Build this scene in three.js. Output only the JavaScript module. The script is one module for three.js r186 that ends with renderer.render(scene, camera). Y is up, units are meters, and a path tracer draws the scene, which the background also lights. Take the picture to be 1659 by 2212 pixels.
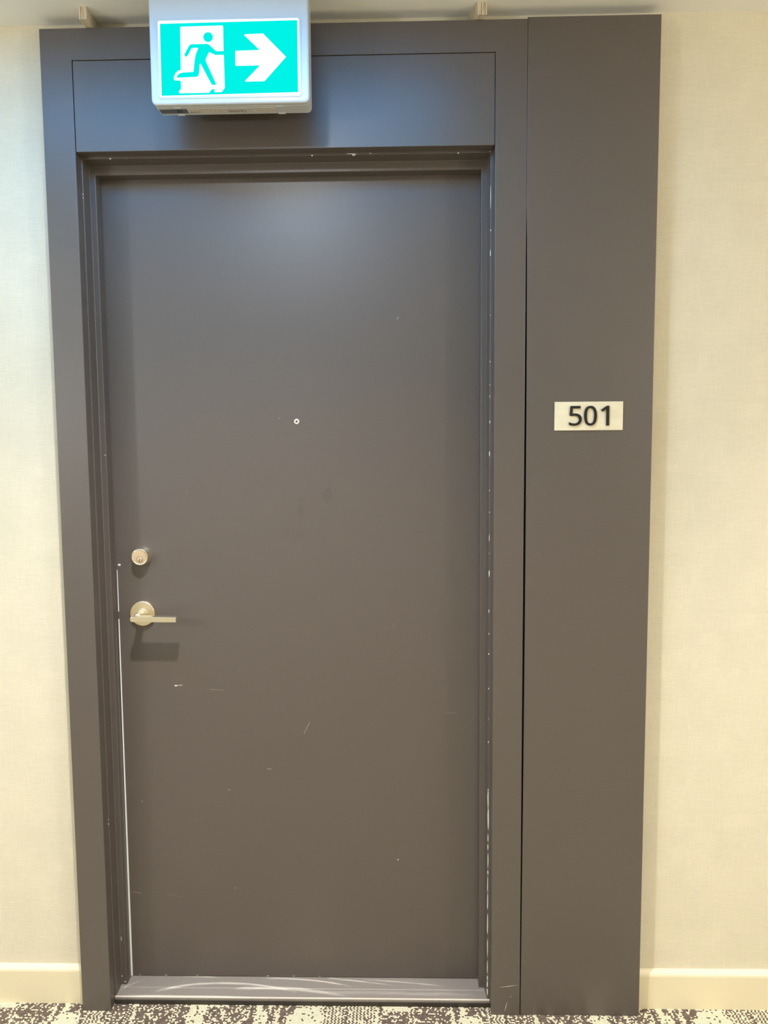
import * as THREE from 'three';
import { RoundedBoxGeometry } from 'three/addons/geometries/RoundedBoxGeometry.js';
import { mergeGeometries } from 'three/addons/utils/BufferGeometryUtils.js';
import { FontLoader } from 'three/addons/loaders/FontLoader.js';
import { TextGeometry } from 'three/addons/geometries/TextGeometry.js';
import { RectAreaLightUniformsLib } from 'three/addons/lights/RectAreaLightUniformsLib.js';

// ---------------------------------------------------------------- camera, exposure
const scene = new THREE.Scene();
scene.background = new THREE.Color(0x000000);
const camera = new THREE.PerspectiveCamera(68, 1659 / 2212, 0.02, 40);
camera.position.set(0.82733, 1.44056, 1.85328);
camera.rotation.order = 'YXZ';
camera.rotation.set(-0.08703, 0.02388, -0.00774);
const renderer = new THREE.WebGLRenderer();
renderer.toneMapping = THREE.LinearToneMapping;
renderer.toneMappingExposure = 1.03;
renderer.shadowMap.enabled = true;
RectAreaLightUniformsLib.init();

// ---------------------------------------------------------------- light settings (fixtures are built further down)
const CEIL = 2.428, Z0 = 0, Z1 = 2.12, X0 = -3.3, X1 = 4.4;      // corridor limits
// colour times strength of each lamp (linear r, g, b)
const LAMP = {
  mainBeam: [12.6, 11.2, 9.8], mainWide: [4.0, 4.5, 5.0],          // downlight before the door: core of the beam, spill of the reflector
  sideBeam: [9.8, 9.8, 9.8]   ,                                    // its neighbours along the corridor
  panel: [0.6, 4.6, 10.6],                                         // cool ceiling panel
  sconceLeft: [2.7, 3.0, 3.4], sconceRight: [3.5, 3.5, 3.4],         // wall lamps opposite the door
};

// ---------------------------------------------------------------- helpers
let seed = 7;
const rnd = () => { seed = (seed * 1664525 + 1013904223) >>> 0; return seed / 4294967296; };
const lin = (r, g, b) => new THREE.Color().setRGB(r, g, b);
const used = {};
function numbered(n) { const k = used[n] = (used[n] ?? -1) + 1; return k ? `${n}_${String(k).padStart(3, '0')}` : n; }
function worldUV(g) {                                           // uv in metres, by the way a face points
  const p = g.attributes.position, n = g.attributes.normal, uv = new Float32Array(p.count * 2);
  for (let i = 0; i < p.count; i++) {
    const ax = Math.abs(n.getX(i)), ay = Math.abs(n.getY(i)), az = Math.abs(n.getZ(i));
    const [u, v] = az >= ax && az >= ay ? [p.getX(i), p.getY(i)] : ax >= ay ? [p.getZ(i), p.getY(i)] : [p.getX(i), p.getZ(i)];
    uv[2 * i] = u; uv[2 * i + 1] = v;
  }
  g.setAttribute('uv', new THREE.BufferAttribute(uv, 2));
  return g;
}
function box(x0, x1, y0, y1, z0, z1, r = 0) {
  const w = x1 - x0, h = y1 - y0, d = z1 - z0;
  let g = r ? new RoundedBoxGeometry(w, h, d, 3, r) : new THREE.BoxGeometry(w, h, d);
  g.translate((x0 + x1) / 2, (y0 + y1) / 2, (z0 + z1) / 2);
  if (g.index) g = g.toNonIndexed();
  return worldUV(g);
}
function mesh(name, geo, mat, parent) {
  const g = Array.isArray(geo) ? mergeGeometries(geo.map((x) => (x.index ? x.toNonIndexed() : x))) : geo;
  const m = new THREE.Mesh(g, mat);
  m.name = parent === scene ? numbered(name) : name;
  m.castShadow = m.receiveShadow = true;
  parent.add(m);
  return m;
}
function group(name, parent = scene) { const o = new THREE.Group(); o.name = parent === scene ? numbered(name) : name; parent.add(o); return o; }
function tag(o, label, category, g, kind) {
  o.userData.label = label;
  if (category) o.userData.category = category;
  if (g) o.userData.group = g;
  if (kind) o.userData.kind = kind;
  return o;
}
const structure = (o, label, category) => tag(o, label, category, null, 'structure');
// a prism: polygon in the x-y plane pushed from z0 to z1
function prism(pts, z0, z1, bevel = 0) {
  const s = new THREE.Shape(pts.map(([x, y]) => new THREE.Vector2(x, y)));
  const g = new THREE.ExtrudeGeometry(s, { depth: z1 - z0 - 2 * bevel, bevelEnabled: bevel > 0, bevelThickness: bevel, bevelSize: bevel, bevelOffset: -bevel, bevelSegments: 2 });
  g.translate(0, 0, z0 + bevel);
  return worldUV(g);
}
// a prism along x: polygon in (z, y)
function prismX(pts, x0, x1) {
  const g = new THREE.ExtrudeGeometry(new THREE.Shape(pts.map(([z, y]) => new THREE.Vector2(-z, y))), { depth: x1 - x0, bevelEnabled: false });
  g.rotateY(Math.PI / 2); g.translate(x0, 0, 0);
  return worldUV(g);
}
// turned about the z axis: profile [radius, z]
function turned(profile, x, y, seg = 64) {
  const g = new THREE.LatheGeometry(profile.map(([r, z]) => new THREE.Vector2(r, z)), seg);
  g.rotateX(Math.PI / 2); g.translate(x, y, 0);
  return g.toNonIndexed();
}
// hashed value noise
function vnoise(seedN) {
  const h = (i, j) => { let n = (i * 374761393 + j * 668265263 + seedN * 974634777) | 0; n = Math.imul(n ^ (n >>> 13), 1274126177); return ((n ^ (n >>> 16)) >>> 0) / 4294967296; };
  const f = (x, y) => {
    const i = Math.floor(x), j = Math.floor(y), a = x - i, b = y - j, s = a * a * (3 - 2 * a), t = b * b * (3 - 2 * b);
    return (h(i, j) * (1 - s) + h(i + 1, j) * s) * (1 - t) + (h(i, j + 1) * (1 - s) + h(i + 1, j + 1) * s) * t;
  };
  f.hash = h;
  return f;
}
function texture(w, h, fn, { srgb = true, metres = [1, 1] } = {}) {   // fn(i, j) -> [r, g, b] 0..1
  const d = new Uint8Array(w * h * 4);
  for (let j = 0; j < h; j++) for (let i = 0; i < w; i++) {
    const c = fn(i, j), k = 4 * (j * w + i);
    for (let q = 0; q < 3; q++) d[k + q] = Math.max(0, Math.min(255, Math.round(255 * (c.length ? c[q] : c))));
    d[k + 3] = 255;
  }
  const t = new THREE.DataTexture(d, w, h);
  t.wrapS = t.wrapT = THREE.RepeatWrapping;
  t.magFilter = THREE.LinearFilter; t.minFilter = THREE.LinearMipmapLinearFilter; t.generateMipmaps = true;
  if (srgb) t.colorSpace = THREE.SRGBColorSpace;
  t.repeat.set(1 / metres[0], 1 / metres[1]);
  t.needsUpdate = true;
  return t;
}
function canvasTexture(w, h, draw) {
  const c = document.createElement('canvas'); c.width = w; c.height = h;
  draw(c.getContext('2d'), w, h);
  const t = new THREE.CanvasTexture(c);
  t.colorSpace = THREE.SRGBColorSpace;
  return t;
}
// uv 0..1 across a rectangle in x-y
function fitUV(g, x0, x1, y0, y1) {
  const p = g.attributes.position, uv = new Float32Array(p.count * 2);
  for (let i = 0; i < p.count; i++) { uv[2 * i] = (p.getX(i) - x0) / (x1 - x0); uv[2 * i + 1] = (p.getY(i) - y0) / (y1 - y0); }
  g.setAttribute('uv', new THREE.BufferAttribute(uv, 2));
  return g;
}

// ---------------------------------------------------------------- materials
const n1 = vnoise(1), n2 = vnoise(2), n3 = vnoise(3), n4 = vnoise(4);
// linen-weave vinyl wallcovering: 0.512 m tile, half-millimetre pixels
const rowTone = [], colTone = [];
for (let i = 0; i < 1024; i++) { rowTone.push(rnd()); colTone.push(rnd()); }
const weave = (i, j) => {
  const vert = n1(i * 0.55, j * 0.035) * 0.6 + n2(i * 0.9, j * 0.012) * 0.4;
  const hor = n3(i * 0.03, j * 0.5) * 0.65 + n4(i * 0.015, j * 0.9) * 0.35;
  return 0.5 * vert + 0.5 * hor;
};
const wallMap = texture(1024, 1024, (i, j) => { const t = 0.93 + 0.075 * (weave(i, j) - 0.5) + 0.02 * (n4(i / 90, j / 90) - 0.5); return [t * 0.955, t * 0.915, t * 0.815]; }, { metres: [0.512, 0.512] });
const wallBump = texture(1024, 1024, (i, j) => weave(i, j), { srgb: false, metres: [0.512, 0.512] });
const wallMat = new THREE.MeshStandardMaterial({ name: 'linen_wallcovering', map: wallMap, bumpMap: wallBump, bumpScale: 0.00025, roughness: 0.75 });
const ceilingMat = new THREE.MeshStandardMaterial({ name: 'ceiling_paint', color: lin(0.92, 0.90, 0.85), roughness: 0.9 });
const baseMat = new THREE.MeshStandardMaterial({ name: 'cream_vinyl_base', color: lin(0.84, 0.74, 0.52), roughness: 0.45 });
const peel = texture(512, 512, (i, j) => 0.5 * n1(i / 7, j / 7) + 0.3 * n2(i / 3, j / 3) + 0.2 * n3(i / 20, j / 20), { srgb: false, metres: [0.4, 0.4] });
const PAINT = [0.098, 0.079, 0.067];
const paintProps = { roughness: 0.42, ior: 1.7, bumpMap: peel, bumpScale: 0.00012 };
const paint = new THREE.MeshPhysicalMaterial({ name: 'charcoal_satin_paint', color: lin(...PAINT), ...paintProps });
const chipMat = new THREE.MeshStandardMaterial({ name: 'pale_primer', color: lin(0.78, 0.76, 0.70), roughness: 0.7 });
const nickel = new THREE.MeshPhysicalMaterial({ name: 'satin_nickel', color: lin(0.93, 0.86, 0.70), metalness: 1, roughness: 0.28 });
const nickelSoft = new THREE.MeshPhysicalMaterial({ name: 'brushed_nickel_face', color: lin(0.88, 0.76, 0.56), metalness: 1, roughness: 0.36 });
const brass = new THREE.MeshPhysicalMaterial({ name: 'nickel_cylinder_face', color: lin(0.80, 0.62, 0.42), metalness: 0.9, roughness: 0.45 });
const darkHole = new THREE.MeshStandardMaterial({ name: 'dark_recess', color: lin(0.01, 0.01, 0.01), roughness: 0.6 });
const whitePlastic = new THREE.MeshPhysicalMaterial({ name: 'white_plastic', color: lin(0.60, 0.61, 0.61), roughness: 0.32 });
const sealMat = new THREE.MeshStandardMaterial({ name: 'white_vinyl_seal', color: lin(0.95, 0.95, 0.93), roughness: 0.5 });

// ---------------------------------------------------------------- the corridor
const TH = 0.15;
const OPX0 = 0.052, OPX1 = 1.068, OPY = 2.20;
{
  const s = new THREE.Shape([[X0, 0], [X1, 0], [X1, CEIL], [X0, CEIL]].map(([x, y]) => new THREE.Vector2(x, y)));
  s.holes.push(new THREE.Path([[OPX0, 0.0], [OPX0, OPY], [OPX1, OPY], [OPX1, 0.0]].map(([x, y]) => new THREE.Vector2(x, y))));
  // the opening reaches the floor, so the outline walks round it
  const t = new THREE.Shape([[X0, 0], [OPX0, 0], [OPX0, OPY], [OPX1, OPY], [OPX1, 0], [X1, 0], [X1, CEIL], [X0, CEIL]].map(([x, y]) => new THREE.Vector2(x, y)));
  const g = new THREE.ExtrudeGeometry(t, { depth: TH, bevelEnabled: false }); g.translate(0, 0, -TH);
  structure(mesh('wall_back', worldUV(g), wallMat, scene), 'cream linen-textured corridor wall around the dark apartment door', 'wall');
}
structure(mesh('wall_front', box(X0, X1, 0, CEIL, Z1, Z1 + TH), wallMat, scene), 'cream corridor wall facing the apartment door', 'wall');
structure(mesh('wall_left', box(X0 - TH, X0, 0, CEIL, -TH, Z1 + TH), wallMat, scene), 'cream end wall of the corridor to the left', 'wall');
structure(mesh('wall_right', box(X1, X1 + TH, 0, CEIL, -TH, Z1 + TH), wallMat, scene), 'cream end wall of the corridor to the right', 'wall');
structure(mesh('ceiling', box(X0 - TH, X1 + TH, CEIL, CEIL + TH, -TH, Z1 + TH), ceilingMat, scene), 'off-white flat painted corridor ceiling', 'ceiling');

// carpet: loops of 4 mm in brown and cream, gathered into streaks that run away from the wall
{
  const cell = 9, W = 2043, H = 1026, mm = 0.0005;               // half-millimetre pixels: 1.02 x 0.51 m, loops of 4.5 mm
  const str = vnoise(12), fine = vnoise(13), hz = vnoise(14), drift = vnoise(15);
  // strips of differing make-up lie side by side, each running away from the wall for 5 to 25 cm
  const strips = [];
  for (let c = 0; c < W / cell;) { const w = 2 + Math.floor(rnd() * rnd() * 22); strips.push([c, w]); c += w; }
  const tone = (ci, cj) => {
    const x = ci + Math.round(1.6 * (drift(ci / 9, cj / 6) - 0.5));
    let k = strips.findIndex(([c, w]) => x >= c && x < c + w); if (k < 0) k = 0;
    const part = Math.floor((cj + 40 * fine.hash(k, 3)) / (10 + 40 * fine.hash(k, 9))), r = fine.hash(k * 7 + part, 21), h = hz.hash(ci, cj);
    if (r < 0.22) return h < 0.92 ? 1 : 0;                        // nearly all cream
    if (r < 0.34) return (x + (cj % 2)) % 2 ? 1 : h < 0.15 ? 1 : 0; // cream and brown in turn
    if (r < 0.54) return str(x * 0.9, cj * 0.09) > 0.52 ? (h < 0.93 ? 1 : 0) : h < 0.12 ? 1 : 0;   // thin cream lines
    return h < 0.10 + 0.32 * str(ci / 5, cj / 9) ? 1 : 0;         // brown with scattered cream loops
  };
  // the loop a pixel belongs to: rows are staggered by half a loop and the outlines wander
  const loop = (i, j) => {
    const y = j + 2.2 * (n2(i / 4, j / 4) - 0.5), cj = Math.floor(y / cell), x = i + (cj % 2 ? cell / 2 : 0) + 3 * (n3(i / 4, j / 4) - 0.5), ci = Math.floor(x / cell);
    return [ci, cj, x / cell - ci - 0.5, y / cell - cj - 0.5];
  };
  const map = texture(W, H, (i, j) => {
    const [ci, cj, a, b] = loop(i, j), t = tone(ci, cj) && a * a + b * b < 0.30, v = 0.85 + 0.3 * hz.hash(ci + 900, cj), f = 0.9 + 0.2 * n1(i / 1.7, j / 1.7);
    return t ? [0.95 * f, 0.915 * f, 0.77 * f] : [0.43 * v * f, 0.365 * v * f, 0.315 * v * f];
  }, { metres: [W * mm, H * mm] });
  const bump = texture(W, H, (i, j) => {
    const [, , a, b] = loop(i, j);
    return Math.max(0, 1 - 3.2 * (a * a + b * b)) * 0.8 + 0.2 * n1(i / 1.7, j / 1.7);
  }, { srgb: false, metres: [W * mm, H * mm] });
  const m = new THREE.MeshStandardMaterial({ name: 'loop_carpet', map, bumpMap: bump, bumpScale: 0.002, roughness: 0.95 });
  structure(mesh('floor', box(X0 - TH, X1 + TH, -0.1, 0, -TH, Z1 + TH), m, scene), 'brown and cream streaked loop pile corridor carpet', 'floor');
}
// vinyl wall base with a rounded top edge
const baseProfile = [[0, 0], [0.0145, 0], [0.0135, 0.086], [0.0125, 0.0905], [0.0095, 0.0945], [0.005, 0.0985], [0.0015, 0.1], [0, 0.1]];
structure(mesh('baseboard_left', prismX(baseProfile, X0, 0.0), baseMat, scene), 'cream vinyl baseboard left of the dark door casing', 'baseboard');
structure(mesh('baseboard_right', prismX(baseProfile, 1.418, X1), baseMat, scene), 'cream vinyl baseboard right of the dark number panel', 'baseboard');
structure(mesh('baseboard_front', box(X0, X1, 0, 0.1, Z1 - 0.013, Z1, 0.003), baseMat, scene), 'cream vinyl baseboard along the wall facing the door', 'baseboard');

// ---------------------------------------------------------------- door surround
const CZ = 0.04;                                                 // face of the casing
{
  const c = structure(group('trim_1'), 'charcoal painted flat casing with header panel around the apartment door', 'door casing');
  const inR = 1.0460, top = 2.40, lid = 2.330, low = 2.1265;
  mesh('casing_board', prism([[0, 0], [0.073, 0], [0.073, lid], [inR, lid], [inR, 0], [1.118, 0], [1.118, top], [0, top]], 0, CZ, 0.001), paint, c);
  mesh('header_panel', box(0.0740, inR - 0.0014, low, lid - 0.0010, 0.011, CZ - 0.0016, 0.0012), paint, c);
  mesh('backing_board', box(0.0725, inR + 0.0005, low + 0.003, lid + 0.001, 0.001, CZ - 0.0055), paint, c);
  // scratches on the right-hand board
  const marks = [[1.066, 0.0742, 1.1134, 0.0809, 0.0005], [1.0942, 0.0502, 1.0956, 0.0492, 0.0012], [1.0868, 0.0383, 1.0795, 0.0065, 0.0006]];
  for (const [x0, y0, x1, y1, w] of marks) {
    const dx = x1 - x0, dy = y1 - y0, l = Math.hypot(dx, dy), nx = -dy / l * w, ny = dx / l * w;
    mesh('scratch', prism([[x0, y0], [(x0 + x1) / 2 + nx, (y0 + y1) / 2 + ny], [x1, y1], [(x0 + x1) / 2 - nx, (y0 + y1) / 2 - ny]], CZ - 0.001, CZ + 0.0001), chipMat, c);
  }
}
// wide panel beside the casing; its edge bows away from the casing
{
  const p = structure(group('trim_2'), 'tall charcoal panel carrying the room number beside the door', 'wall panel');
  const edge = [];
  for (let k = 0; k <= 40; k++) {
    const y = 2.404 * k / 40, g = y > 1.95 ? 0.0004 : 0.0018 + 0.0032 * Math.sin(Math.PI * Math.min(1, Math.max(0, (1.95 - y) / 1.95)) ** 0.8);
    edge.push([1.1182 + g, y]);
  }
  mesh('panel_board', prism([[1.418, 0], [1.418, 2.404], ...edge.slice().reverse()], 0.0, CZ - 0.0008, 0.0008), paint, p);
  mesh('backing_strip', box(1.112, 1.13, 0.0, 2.40, 0.0, 0.02), darkHole, p);
}
// steel door frame: one folded profile swept up one jamb, across the head and down the other
{
  const f = structure(group('trim_3'), 'stepped charcoal steel frame inside the door casing', 'door frame');
  // [inset from left casing, inset from right casing, drop from header panel, z]
  const prof = [[-0.004, -0.004, -0.004, 0.0100], [0.0018, 0.0058, 0.0048, 0.0100], [0.0027, 0.0067, 0.0057, 0.0095], [0.0030, 0.0070, 0.0061, 0.0080], [0.0032, 0.0108, 0.0083, -0.0258], [0.0036, 0.0113, 0.0087, -0.0272], [0.0046, 0.0122, 0.0096, -0.0280],
    [0.0168, 0.0234, 0.0290, -0.0280], [0.0177, 0.0243, 0.0300, -0.0285], [0.0181, 0.0247, 0.0305, -0.0300], [0.0181, 0.0247, 0.0305, -0.0575], [0.0060, 0.0100, 0.0200, -0.0582], [0.0060, 0.0100, 0.0200, -0.1300], [-0.015, -0.015, -0.015, -0.1300]];
  const L = 0.073, R = 1.046, T = 2.1265;
  const st = [(q) => [L + q[0], 0, q[3]], (q) => [L + q[0], T - q[2], q[3]], (q) => [R - q[1], T - q[2], q[3]], (q) => [R - q[1], 0, q[3]]];
  const strip = (a, b) => {
    const pos = [];
    for (let i = 0; i + 1 < prof.length; i++) {
      const A = st[a](prof[i]), B = st[a](prof[i + 1]), C = st[b](prof[i + 1]), D = st[b](prof[i]);
      pos.push(...A, ...B, ...C, ...A, ...C, ...D);
    }
    const g = new THREE.BufferGeometry(); g.setAttribute('position', new THREE.Float32BufferAttribute(pos, 3)); g.computeVertexNormals();
    return worldUV(g);
  };
  const jl = mesh('jamb', strip(0, 1), paint, f), hd = mesh('head', strip(1, 2), paint, f), jr = mesh('jamb', strip(2, 3), paint, f);
  // chips in the paint along the folded edges
  const chip = (x, y, z, w, h) => {
    const pts = [], n = 7;
    for (let k = 0; k < n; k++) { const a = 2 * Math.PI * k / n, r = 0.7 + 0.5 * rnd(); pts.push([x + w / 2 * r * Math.cos(a), y + h / 2 * r * Math.sin(a)]); }
    return prism(pts, z - 0.001, z + 0.0002);
  };
  for (const [x, y, w, h] of [[0.1428, 2.1209, 0.004, 0.003], [0.1814, 2.1208, 0.002, 0.0016], [0.6207, 2.1206, 0.005, 0.003], [0.7190, 2.1206, 0.010, 0.005], [0.7144, 2.1228, 0.022, 0.0016], [0.7578, 2.1230, 0.006, 0.002], [0.9634, 2.1207, 0.004, 0.003], [1.0372, 2.1225, 0.003, 0.002]])
    mesh('paint_chip', chip(x, y, 0.0101, w, h), chipMat, hd);
  for (const [x, y, w, h] of [[0.0743, 2.0403, 0.0020, 0.004], [0.0745, 2.0325, 0.0018, 0.004], [0.0743, 0.497, 0.0014, 0.004], [0.0743, 0.484, 0.0018, 0.005]])
    mesh('paint_chip', chip(x, y, 0.0101, w, h), chipMat, jl);
  for (const [x, y, w, h] of [[0.0880, 1.4228, 0.006, 0.0018], [0.0800, 0.1493, 0.0018, 0.012], [0.0785, 0.045, 0.003, 0.004], [0.0860, 0.030, 0.005, 0.004]]) mesh('paint_chip', chip(x, y, -0.0279, w, h), chipMat, jl);
  const worn = [];
  for (let y = 0.03; y < 2.02;) {
    const low = y < 0.55, len = low ? 0.012 + 0.07 * rnd() : 0.002 + 0.02 * rnd() * rnd();
    const w = low ? 0.0014 + 0.0010 * rnd() : 0.0006 + 0.0012 * rnd();
    worn.push(chip(1.0393 + 0.0005 * rnd(), y + len / 2, 0.0101, w * 1.6, len));
    y += len + (low ? 0.001 : 0.02 + 0.12 * rnd());
  }
  worn.push(chip(1.0394, 2.02, 0.0101, 0.0015, 0.07));
  const wm = mesh('worn_paint_edge', worn, chipMat, jr);
  wm.userData.label = 'pale worn paint along the steel edge';
}

// ---------------------------------------------------------------- threshold
{
  const t = structure(group('trim_4'), 'scuffed grey-brown door threshold above the carpet', 'threshold');
  const draw = (c, w, h) => {
    c.fillStyle = 'rgb(138,129,120)'; c.fillRect(0, 0, w, h);
    const g = vnoise(31);
    for (let k = 0; k < 9000; k++) { const x = rnd() * w, y = rnd() * h, a = 0.04 + 0.22 * g(x / 60, y / 20); c.fillStyle = rnd() < 0.5 ? `rgba(60,54,48,${a})` : `rgba(190,180,165,${a})`; c.fillRect(x, y, 2 + 8 * rnd(), 1); }
    // long dusty scuffs sweeping across the tread
    const scuff = (x0, y0, x1, y1, x2, y2, n, spread) => {
      for (let k = 0; k < n; k++) {
        const o = (rnd() + rnd() - 1) * spread, t0 = rnd() * 0.75, t1 = t0 + 0.05 + 0.25 * rnd();
        c.strokeStyle = `rgba(232,222,206,${0.08 + 0.26 * rnd()})`; c.lineWidth = 0.8 + 1.6 * rnd(); c.beginPath();
        for (let q = 0; q <= 8; q++) {
          const s = Math.min(1, t0 + (t1 - t0) * q / 8), a = (1 - s) * (1 - s), b = 2 * s * (1 - s), d = s * s;
          const x = a * x0 + b * x1 + d * x2, y = a * y0 + b * y1 + d * y2 + o;
          q ? c.lineTo(x, y) : c.moveTo(x, y);
        }
        c.stroke();
      }
    };
    const X = (px) => (px - 252) / 800 * w, Y = (v) => v * h;
    scuff(X(330), Y(0.78), X(460), Y(-0.05), X(640), Y(0.72), 260, 18);
    scuff(X(560), Y(0.1), X(680), Y(0.05), X(760), Y(0.5), 200, 14);
    scuff(X(500), Y(0.62), X(640), Y(0.4), X(760), Y(0.95), 260, 22);
    scuff(X(700), Y(0.05), X(780), Y(0.2), X(860), Y(0.42), 120, 9);
    scuff(X(780), Y(0.1), X(860), Y(0.2), X(960), Y(0.40), 90, 9);
    scuff(X(380), Y(0.06), X(420), Y(0.03), X(470), Y(0.07), 70, 7);
    scuff(X(255), Y(0.7), X(275), Y(0.4), X(300), Y(0.2), 60, 14);
    scuff(X(260), Y(0.95), X(420), Y(0.92), X(560), Y(0.97), 160, 8);
    scuff(X(640), Y(0.75), X(840), Y(0.7), X(1050), Y(0.8), 90, 26);
    c.fillStyle = 'rgba(226,216,200,0.8)'; c.fillRect(0, h - 12, w, 9);
  };
  const map = canvasTexture(2048, 256, draw);
  const m = new THREE.MeshPhysicalMaterial({ name: 'scuffed_threshold', map, roughness: 0.5 });
  const x0 = 0.074, x1 = 1.045, zf = 0.0135, zb = -0.125;
  const g = prismX([[zb, 0], [zf, 0], [zf, 0.0165], [zf - 0.0025, 0.0195], [-0.018, 0.0205], [-0.020, 0.0222], [-0.062, 0.0225], [zb, 0.0225]], x0, x1);
  const p = g.attributes.position, uv = g.attributes.uv;
  for (let i = 0; i < p.count; i++) uv.setXY(i, (p.getX(i) - x0) / (x1 - x0), 1 - (p.getZ(i) + 0.062) / (zf + 0.062));
  mesh('tread', g, m, t);
  mesh('nosing', box(x0, x1, 0.0006, 0.0118, 0.0105, 0.0152, 0.0006), new THREE.MeshStandardMaterial({ name: 'dark_nosing', color: lin(0.035, 0.028, 0.022), roughness: 0.5 }), t);
}

// ---------------------------------------------------------------- the door
const DZ = -0.06;
const door = structure(group('door_1'), 'charcoal painted apartment door with lever handle, deadbolt and peephole', 'door');
{
  const x0 = 0.0830, x1 = 1.0300, y0 = 0.0235, y1 = 2.1030;
  const srgb = (v) => Math.round(255 * (v <= 0.0031308 ? 12.92 * v : 1.055 * v ** (1 / 2.4) - 0.055));
  const map = canvasTexture(922, 2036, (c, w, h) => {
    c.fillStyle = `rgb(${PAINT.map(srgb).join(',')})`; c.fillRect(0, 0, w, h);
    const X = (x) => (x - x0) / (x1 - x0) * w, Y = (y) => (y1 - y) / (y1 - y0) * h, S = w / (x1 - x0);
    // hand smudges
    for (const [x, y, a, b, t] of [[0.637, 1.317, 0.013, 0.02, 0.3], [0.572, 1.288, 0.008, 0.03, -0.1], [0.55, 1.22, 0.03, 0.02, 0.5]])
      for (let k = 0; k < 90; k++) {
        const an = rnd() * 6.283, q = Math.sqrt(rnd());
        c.fillStyle = 'rgba(44,40,38,0.03)'; c.beginPath(); c.ellipse(X(x + a * q * Math.cos(an)), Y(y + b * q * Math.sin(an)), 0.006 * S, 0.003 * S, t, 0, 6.3); c.fill();
      }
    const line = (xa, ya, xb, yb, width, al, dash) => { c.strokeStyle = `rgba(215,208,198,${al})`; c.lineWidth = width * S; c.lineCap = 'round'; c.setLineDash(dash ? dash.map((d) => d * S) : []); c.beginPath(); c.moveTo(X(xa), Y(ya)); c.lineTo(X(xb), Y(yb)); c.stroke(); c.setLineDash([]); };
    const dot = (x, y, r, al = 0.95, ry = r) => { c.fillStyle = `rgba(232,226,216,${al})`; c.beginPath(); c.ellipse(X(x), Y(y), r * S, ry * S, 0, 0, 6.3); c.fill(); };
    line(0.8174, 1.7516, 0.8215, 1.7577, 0.0012, 0.9); line(0.5692, 0.6961, 0.5842, 0.7263, 0.0011, 0.85, [0.005, 0.002]);
    line(0.3153, 0.8152, 0.3274, 0.8142, 0.0007, 0.25); line(0.3274, 0.8138, 0.3602, 0.8113, 0.0012, 0.8, [0.002, 0.004]);
    line(0.9363, 0.7536, 0.9649, 0.75, 0.0014, 0.30); line(0.9758, 0.7044, 1.0198, 0.75, 0.0007, 0.28);
    line(0.1034, 0.2598, 0.1258, 0.257, 0.0011, 0.6); line(0.1942, 0.2549, 0.2312, 0.2474, 0.0008, 0.35);
    line(0.0963, 0.5674, 0.1107, 0.5539, 0.0008, 0.4); line(0.8037, 0.9726, 0.8037, 0.9866, 0.0008, 0.35); line(0.8652, 0.8942, 1.021, 0.8921, 0.0008, 0.06);
    dot(0.52, 1.512, 0.0012, 0.55); dot(0.2803, 1.3284, 0.001, 0.4); dot(0.2811, 1.3224, 0.001, 0.4); dot(0.1007, 1.1414, 0.0038, 1, 0.0028);
    dot(0.2369, 0.8237, 0.0035, 1, 0.0022); line(0.2371, 0.824, 0.254, 0.825, 0.0018, 0.9);
    dot(0.4731, 0.6006, 0.0013); dot(0.4792, 0.6001, 0.0013); dot(0.369, 0.5433, 0.0013); dot(0.1374, 0.5109, 0.0016, 0.7); dot(0.8117, 0.3537, 0.0019); dot(0.8607, 0.4049, 0.001, 0.4); dot(0.3782, 0.2729, 0.0016, 0.6);
    for (const x of [0.115, 0.185, 0.27, 0.46, 0.53, 0.60]) dot(x, 0.0255, 0.002 + 0.002 * rnd(), 0.8, 0.0012);
  });
  const doorMat = new THREE.MeshPhysicalMaterial({ name: 'charcoal_door_paint', map, ...paintProps, bumpMap: peel });
  const g = box(x0, x1, y0, y1, DZ - 0.045, DZ, 0.0015);
  mesh('door_leaf', fitUV(g, x0, x1, y0, y1), doorMat, door);
  // the white seal that shows along the lock edge below the deadbolt
  const strip = (ya, yb, xa, xb, wa, wb) => {
    const P = [], c = (x, w, y) => [[x - w / 2, y, DZ], [x + w / 2, y, DZ], [x + w / 2, y, DZ + 0.0022], [x - w / 2, y, DZ + 0.0022]];
    const a = c(xa, wa, ya), b = c(xb, wb, yb);
    for (let i = 0; i < 4; i++) { const j = (i + 1) % 4; P.push(...a[i], ...b[j], ...a[j], ...a[i], ...b[i], ...b[j]); }
    P.push(...a[0], ...a[1], ...a[2], ...a[0], ...a[2], ...a[3], ...b[0], ...b[2], ...b[1], ...b[0], ...b[3], ...b[2]);
    const q = new THREE.BufferGeometry(); q.setAttribute('position', new THREE.Float32BufferAttribute(P, 3)); q.computeVertexNormals(); return worldUV(q);
  };
  const s = mesh('door_seal', [strip(0.024, 0.30, 0.0930, 0.0934, 0.0040, 0.0036), strip(0.30, 0.72, 0.0934, 0.0942, 0.0036, 0.0026), strip(0.72, 1.00, 0.0942, 0.0948, 0.0026, 0.0018), strip(1.02, 1.128, 0.0949, 0.0951, 0.0014, 0.0008)], sealMat, door);
  s.userData.label = 'thin white seal along the lock edge';
}
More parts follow.
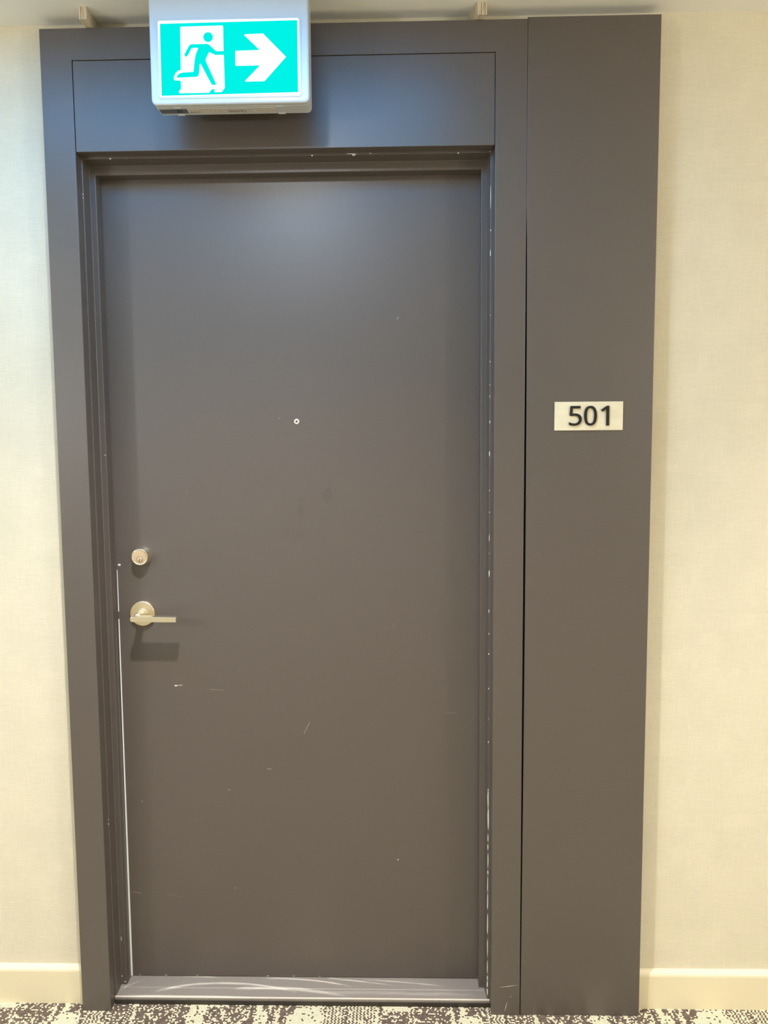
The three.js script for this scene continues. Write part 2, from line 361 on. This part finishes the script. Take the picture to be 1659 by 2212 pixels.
// peephole
{
  const x = 0.5642, y = 1.5024, p = group('peephole', door);
  mesh('ring', turned([[0.0028, DZ - 0.001], [0.0028, DZ + 0.0022], [0.0036, DZ + 0.0032], [0.0056, DZ + 0.0030], [0.0070, DZ + 0.0014], [0.0074, DZ]], x, y, 40), new THREE.MeshPhysicalMaterial({ name: 'bright_nickel', color: lin(0.86, 0.82, 0.72), metalness: 0.85, roughness: 0.5 }), p);
  mesh('lens', turned([[0.0001, DZ + 0.0022], [0.0015, DZ + 0.0019], [0.0029, DZ + 0.0010]], x, y, 24), new THREE.MeshPhysicalMaterial({ name: 'peephole_lens', color: lin(0.12, 0.11, 0.09), roughness: 0.08, clearcoat: 1 }), p);
}
// deadbolt
{
  const x = 0.1622, y = 1.1645, d = group('deadbolt', door), z = DZ;
  mesh('collar', turned([[0.0176, z + 0.0235], [0.0184, z + 0.0245], [0.0200, z + 0.0245], [0.0208, z + 0.0237], [0.0238, z + 0.0025], [0.0240, z]], x, y, 72), nickel, d);
  mesh('cylinder_face', turned([[0.0001, z + 0.0238], [0.0170, z + 0.0238], [0.0178, z + 0.0230]], x, y, 60), brass, d);
  const k = mesh('key_plug', turned([[0.0001, z + 0.0252], [0.0058, z + 0.0252], [0.0064, z + 0.0246], [0.0066, z + 0.0230]], x + 0.0003, y - 0.0065, 40), nickelSoft, d);
  mesh('plug_gap', turned([[0.0064, z + 0.02395], [0.0074, z + 0.02395]], x + 0.0003, y - 0.0065, 40), darkHole, d);
  const kx = x + 0.0003, ky = y - 0.0078;
  mesh('keyway', prism([[kx - 0.0006, ky + 0.0036], [kx + 0.0007, ky + 0.0036], [kx + 0.0005, ky + 0.0016], [kx + 0.0015, ky + 0.0006], [kx + 0.0008, ky - 0.0012], [kx + 0.0002, ky - 0.0036], [kx - 0.0009, ky - 0.0036], [kx - 0.0003, ky - 0.0014], [kx - 0.0012, ky], [kx - 0.0004, ky + 0.0014]], z + 0.0245, z + 0.02535), darkHole, d);
}
// lever handle
{
  const x = 0.1587, y = 1.0157, h = group('lever_handle', door), z = DZ;
  mesh('rose', turned([[0.0110, z + 0.0095], [0.0300, z + 0.0095], [0.0316, z + 0.0088], [0.0324, z + 0.0070], [0.0328, z + 0.001], [0.0328, z]], x, y, 96), nickelSoft, h);
  mesh('rose_hub', turned([[0.0001, z + 0.0125], [0.0120, z + 0.0125], [0.0132, z + 0.0112], [0.0133, z + 0.0090]], x, y, 60), nickel, h);
  const neck = turned([[0.0001, z + 0.0472], [0.0062, z + 0.0472], [0.0088, z + 0.0440], [0.0090, z + 0.0420], [0.0092, z + 0.0150], [0.0098, z + 0.0110]], x, y, 48);
  mesh('neck', neck, nickel, h);
  // flat bar, rounded at the hinge end, slightly drooping
  const L = 0.1040, r = 0.0068, pts = [];
  const y0 = -0.0020, y1 = -0.0034;
  for (let k = 0; k <= 12; k++) { const a = Math.PI / 2 + Math.PI * k / 12; pts.push([x - 0.0052 + r * Math.cos(a), y + y0 + r * Math.sin(a)]); }
  pts.push([x + L, y + y1 - r * 0.94], [x + L, y + y1 + r * 0.94]);
  mesh('lever', prism(pts, z + 0.0460, z + 0.0660, 0.0012), nickel, h);
}

// ---------------------------------------------------------------- number plate
{
  const p = group('number_plate');
  tag(p, 'small brushed metal plate with black number 501 on the side panel', 'sign');
  const x0 = 1.1880, x1 = 1.3482, y0 = 1.4732, y1 = 1.5402, z = CZ - 0.0008;
  const brush = texture(512, 256, (i, j) => { const t = 0.94 + 0.05 * (n1(i / 60, j * 1.3) - 0.5) + 0.05 * (n2(i / 70, j / 40) - 0.5); return [t * 1.0, t * 0.955, t * 0.83]; }, { metres: [0.16, 0.067] });
  mesh('plate', box(x0, x1, y0, y1, z, z + 0.003, 0.0004), new THREE.MeshPhysicalMaterial({ name: 'brushed_plate', map: brush, metalness: 0.1, roughness: 0.4 }), p);
  const font = await new FontLoader().loadAsync('fonts/droid/droid_sans_regular.typeface.json');
  const ink = new THREE.MeshPhysicalMaterial({ name: 'black_digit', color: lin(0.008, 0.008, 0.009), roughness: 0.35 });
  let k = 0;
  for (const [ch, cx] of [['5', 1.2365], ['0', 1.2717], ['1', 1.3057]]) {
    const g = new TextGeometry(ch, { font, size: 0.05, depth: 0.0035, curveSegments: 10, bevelEnabled: true, bevelSize: 0.0003, bevelThickness: 0.0003, bevelSegments: 1 });
    g.computeBoundingBox();
    const b = g.boundingBox, sx = [0.0296, 0.0298, 0.0192][k++] / (b.max.x - b.min.x), sy = 0.0460 / (b.max.y - b.min.y);
    g.translate(-(b.min.x + b.max.x) / 2, -b.min.y, 0); g.scale(sx, sy, 1);
    g.translate(cx, 1.4842, z + 0.0030);
    mesh('digit', g, ink, p);
  }
}

// ---------------------------------------------------------------- exit sign
{
  const s = group('exit_sign');
  tag(s, 'lit green running man exit sign with white arrow hanging before the door header', 'exit sign');
  const x0 = 0.2940, x1 = 0.6345, y0 = 2.1735, y1 = 2.405, zf = 0.165, zb = 0.110;
  const rr = (a, b, c, d, r) => {
    const q = new THREE.Shape(); q.moveTo(a + r, c); q.lineTo(b - r, c); q.absarc(b - r, c + r, r, -Math.PI / 2, 0); q.lineTo(b, d - r); q.absarc(b - r, d - r, r, 0, Math.PI / 2); q.lineTo(a + r, d); q.absarc(a + r, d - r, r, Math.PI / 2, Math.PI); q.lineTo(a, c + r); q.absarc(a + r, c + r, r, Math.PI, 1.5 * Math.PI); return q;
  };
  const slab = (a, b, c, d, r, za, zz, bevel) => { const g = new THREE.ExtrudeGeometry(rr(a + bevel, b - bevel, c + bevel, d - bevel, r), { depth: zz - za - 2 * bevel, bevelEnabled: true, bevelSize: bevel, bevelThickness: bevel, bevelSegments: 4, curveSegments: 8 }); g.translate(0, 0, za + bevel); return worldUV(g); };
  mesh('housing', slab(x0 + 0.002, x1 - 0.001, y0 + 0.0005, y1, 0.008, zb, zf - 0.014, 0.002), whitePlastic, s);
  mesh('front_cover', slab(x0, x1, y0, y1, 0.007, zf - 0.0145, zf, 0.005), whitePlastic, s);
  mesh('ceiling_canopy', box(x0 + 0.02, x1 - 0.02, y1 - 0.002, CEIL, zb + 0.005, zf - 0.008, 0.003), whitePlastic, s);
  // printed legend, traced on a plane: source coordinates on the left, canvas on the right
  const legend = (c, w, h) => {
    const P = (x, y) => { const v = (y - 171) / 655, xl = 160 + 25 * v, xr = 1360 + 18 * v; return [(x - xl) / (xr - xl) * w, v * h]; };
    const path = (pts) => { c.beginPath(); pts.forEach(([x, y], i) => { const [a, b] = P(x, y); i ? c.lineTo(a, b) : c.moveTo(a, b); }); c.closePath(); c.fill(); };
    const green = 'rgb(0,240,228)', white = 'rgb(255,255,255)';
    c.fillStyle = white; c.fillRect(0, 0, w, h);
    c.fillStyle = green; path([[180, 197], [1345, 190], [1360, 804], [200, 814]]);
    c.fillStyle = white;
    path([[352, 232], [360, 224], [710, 221], [719, 230], [724, 435], [728, 440], [727, 478], [738, 755], [712, 792], [655, 793], [646, 782], [654, 766], [630, 766], [602, 796], [352, 796], [344, 782], [364, 752], [361, 692], [352, 686], [308, 684], [301, 672], [304, 645], [318, 616], [338, 600], [360, 594]]);
    path([[822, 446], [828, 439], [1028, 436], [896, 308], [900, 300], [1056, 297], [1062, 301], [1256, 500], [1078, 702], [1070, 706], [912, 706], [906, 700], [1032, 569], [832, 570], [824, 562]]);
    c.fillStyle = green;
    { const [a, b] = P(591, 318), [e] = P(631, 318), [, d] = P(591, 359); c.beginPath(); c.ellipse(a, b, e - a, d - b, 0, 0, 6.3); c.fill(); }
    path([[448, 377], [582, 376], [600, 384], [660, 440], [730, 440], [730, 472], [655, 471], [640, 464], [600, 445], [571, 508], [576, 530], [664, 726], [634, 729], [624, 722], [531, 546], [524, 543], [520, 560], [516, 630], [508, 648], [492, 656], [326, 660], [330, 645], [346, 628], [372, 618], [470, 614], [478, 520], [486, 470], [508, 412], [502, 407], [456, 408], [450, 412], [420, 470], [408, 481], [396, 478], [391, 464], [394, 456], [428, 392], [436, 382]]);
      };
  const lm = canvasTexture(1200, 640, legend);
  const px0 = 0.3137, px1 = 0.6150, py0 = 2.1885, py1 = 2.3440;
  const bezel = mesh('bezel', slab(px0 - 0.0035, px1 + 0.0035, py0 - 0.0035, py1 + 0.0035, 0.006, zf - 0.001, zf + 0.0012, 0.0006), whitePlastic, s);
  const g = new THREE.ShapeGeometry(rr(px0, px1, py0, py1, 0.004), 8); g.translate(0, 0, zf + 0.0016);
  mesh('legend_panel', fitUV(g, px0, px1, py0, py1), new THREE.MeshPhysicalMaterial({ name: 'lit_sign_legend', color: lin(0, 0, 0), specularIntensity: 0, emissive: lin(1, 1, 1), emissiveMap: lm, emissiveIntensity: 1.0, roughness: 0.4 }), bezel).userData.label = 'glowing running man and arrow pictogram';
  const glow = new THREE.RectAreaLight(lin(0.35, 1, 0.95), 0.25, px1 - px0, py1 - py0);
  glow.position.set((px0 + px1) / 2, (py0 + py1) / 2, zf + 0.004); glow.lookAt(glow.position.x, glow.position.y, 5); s.add(glow);
  // stickers and clips on the underside
  const under = (name, a, b, za, zz, m, p = s) => mesh(name, box(a, b, y0 - 0.0002, y0 + 0.0012, za, zz), m, p);
  const sticker = under('dark_sticker', 0.303, 0.363, 0.1215, 0.141, new THREE.MeshPhysicalMaterial({ name: 'grey_foil_sticker', color: lin(0.17, 0.18, 0.19), metalness: 0.4, roughness: 0.35 }));
  under('sticker_mark', 0.3395, 0.352, 0.1235, 0.139, new THREE.MeshStandardMaterial({ name: 'grey_print', color: lin(0.06, 0.07, 0.08), roughness: 0.6 }), sticker).position.y -= 0.0001;
  const printTex = canvasTexture(1024, 96, (c, w, h) => {
    c.fillStyle = 'rgb(214,206,196)'; c.fillRect(0, 0, w, h);
    for (let r = 0; r < 5; r++) for (let x = 8; x < w - 10;) { const l = 6 + rnd() * 26, bold = (x < 110 && r < 2) || (x > 440 && x < 640 && r < 3); if (rnd() < (bold ? 0.95 : 0.6)) { c.fillStyle = bold ? 'rgb(110,104,98)' : 'rgb(168,160,150)'; c.fillRect(x, 8 + r * 17, l, bold ? 11 : 6); } x += l + 5; }
  });
  const lg = box(0.366, 0.558, y0 - 0.0002, y0 + 0.0012, 0.121, 0.143), lp = lg.attributes.position, lu = lg.attributes.uv;
  for (let i = 0; i < lp.count; i++) lu.setXY(i, (lp.getX(i) - 0.366) / 0.192, 1 - (lp.getZ(i) - 0.121) / 0.022);
  mesh('printed_label', lg, new THREE.MeshStandardMaterial({ name: 'printed_label', map: printTex, roughness: 0.5 }), s);
  for (const x of [0.345, 0.568]) for (const z of [0.1135, 0.1475]) mesh('clip', box(x - 0.008, x + 0.008, y0 - 0.0015, y0 + 0.002, z - 0.002, z + 0.002, 0.0007), whitePlastic, s);
}

// ---------------------------------------------------------------- shims left above the casing
{
  const tone = texture(256, 256, (i, j) => { const t = 0.86 + 0.2 * (n1(i / 3, j / 60) - 0.5) + 0.1 * (n2(i / 14, j / 90) - 0.5); return [t, t * 0.93, t * 0.80]; }, { metres: [0.05, 0.05] });
  const woods = [1, 0.88, 0.96, 0.8].map((k) => new THREE.MeshStandardMaterial({ name: 'pale_wood', map: tone, color: lin(k, k, k), roughness: 0.8 }));
  const pack = (x0, widths, zf, lean, label) => {
    const s = group('shim_pack');
    tag(s, label, 'shims', 'shim packs above the casing');
    let x = x0;
    widths.forEach((w, i) => {
      const z = zf - 0.0015 * (i % 2), g = box(x, x + w - 0.0004, 2.4003 + (i % 2) * 0.0006, CEIL, 0.001, z, 0.0004);
      const p = g.attributes.position;
      for (let k = 0; k < p.count; k++) p.setX(k, p.getX(k) + lean * (p.getZ(k) - 0.04));
      mesh('shim', g, woods[i % 4], s); x += w;
    });
  };
  pack(0.1085, [0.0036, 0.0080, 0.0059], 0.0745, 0.0, 'pale wooden shims wedged above the casing left of the exit sign');
  pack(0.9972, [0.0033, 0.0064, 0.0030, 0.0052, 0.0032], 0.0590, 0.30, 'pale wooden shims wedged above the casing right of the exit sign');
}

// ---------------------------------------------------------------- ceiling lights
const discGeo = (r) => { const g = new THREE.CylinderGeometry(r, r, 0.002, 40); return g; };
const ringGeo = new THREE.LatheGeometry([[0.047, 0.0], [0.050, -0.004], [0.062, -0.005], [0.066, -0.002], [0.066, 0.0]].map(([r, y]) => new THREE.Vector2(r, y)), 48);
const split = ([r, g, b]) => { const k = Math.max(r, g, b, 1e-6); return [lin(r / k, g / k, b / k), k > 1e-5 ? k : 0]; };
function downlight(x, z, beam, wide, label) {
  const o = group('ceiling_downlight');
  tag(o, label, 'downlight', 'recessed corridor downlights');
  o.position.set(x, CEIL, z);
  mesh('trim_ring', ringGeo, whitePlastic, o);
  const d = mesh('lens', discGeo(0.047), new THREE.MeshStandardMaterial({ name: 'lit_lens', color: lin(0.9, 0.9, 0.9), emissive: split(beam)[0], emissiveIntensity: 6 }), o);
  d.position.y = -0.002;
  for (const [rgb, angle] of [[beam, 52], [wide, 84]]) {
    if (!rgb) continue;
    const [c, k] = split(rgb), l = new THREE.SpotLight(c, k, 0, THREE.MathUtils.degToRad(angle), 1, 2);
    l.position.set(0, -0.012, 0); l.target.position.set(0, -2, 0); l.shadow.radius = 1.7; l.castShadow = true;
    o.add(l, l.target);
  }
}
downlight(0.48, 0.78, LAMP.mainBeam, LAMP.mainWide, 'recessed round ceiling downlight in front of the door');
downlight(-1.37, 0.78, LAMP.sideBeam, null, 'recessed round ceiling downlight further left along the corridor');
downlight(2.33, 0.78, LAMP.sideBeam, null, 'recessed round ceiling downlight further right along the corridor');
{
  const o = group('ceiling_panel_light');
  tag(o, 'long cool white ceiling light panel close before the door', 'ceiling light');
  const w = 1.3, d = 0.24; o.position.set(0.30, CEIL, 0.54);
  const [c, k] = split(LAMP.panel);
  const X = w / 2, D = d / 2;
  mesh('frame', [box(-X - 0.02, X + 0.02, -0.006, 0, D, D + 0.02), box(-X - 0.02, X + 0.02, -0.006, 0, -D - 0.02, -D), box(-X - 0.02, -X, -0.006, 0, -D, D), box(X, X + 0.02, -0.006, 0, -D, D)], whitePlastic, o);
  mesh('diffuser', box(-X, X, -0.003, 0, -D, D), new THREE.MeshStandardMaterial({ name: 'lit_diffuser', color: lin(0.8, 0.8, 0.8), emissive: c, emissiveIntensity: k ? 1 : 0 }), o);
  if (k) { const l = new THREE.RectAreaLight(c, k, w, d); l.position.set(0, -0.008, 0); l.rotation.x = -Math.PI / 2; o.add(l); }
}
const shadeGeo = new THREE.LatheGeometry([[0.001, -0.09], [0.036, -0.088], [0.045, -0.078], [0.048, 0], [0.045, 0.078], [0.036, 0.088], [0.001, 0.09]].map(([r, y]) => new THREE.Vector2(r, y)), 32);
for (const [x, side, rgb] of [[-1.6, 'left', LAMP.sconceLeft], [3.2, 'right', LAMP.sconceRight]]) {
  const o = group('wall_sconce');
  tag(o, `white glass wall lamp on the facing wall, towards the ${side} end`, 'wall lamp', 'wall lamps opposite the door');
  o.position.set(x, 1.75, Z1);
  const [c, k] = split(rgb);
  mesh('backplate', box(-0.05, 0.05, -0.07, 0.07, -0.014, 0, 0.004), nickel, o);
  mesh('arm', box(-0.012, 0.012, -0.012, 0.012, -0.085, -0.012, 0.003), nickel, o);
  const g = mesh('glass_shade', shadeGeo, new THREE.MeshStandardMaterial({ name: 'lit_shade', color: lin(0.9, 0.9, 0.88), emissive: c, emissiveIntensity: 3 }), o);
  g.position.z = -0.12;
  const l = new THREE.PointLight(c, k, 0, 2); l.position.set(0, 0, -0.12); l.shadow.radius = 2; l.castShadow = true; o.add(l);
}

renderer.render(scene, camera);
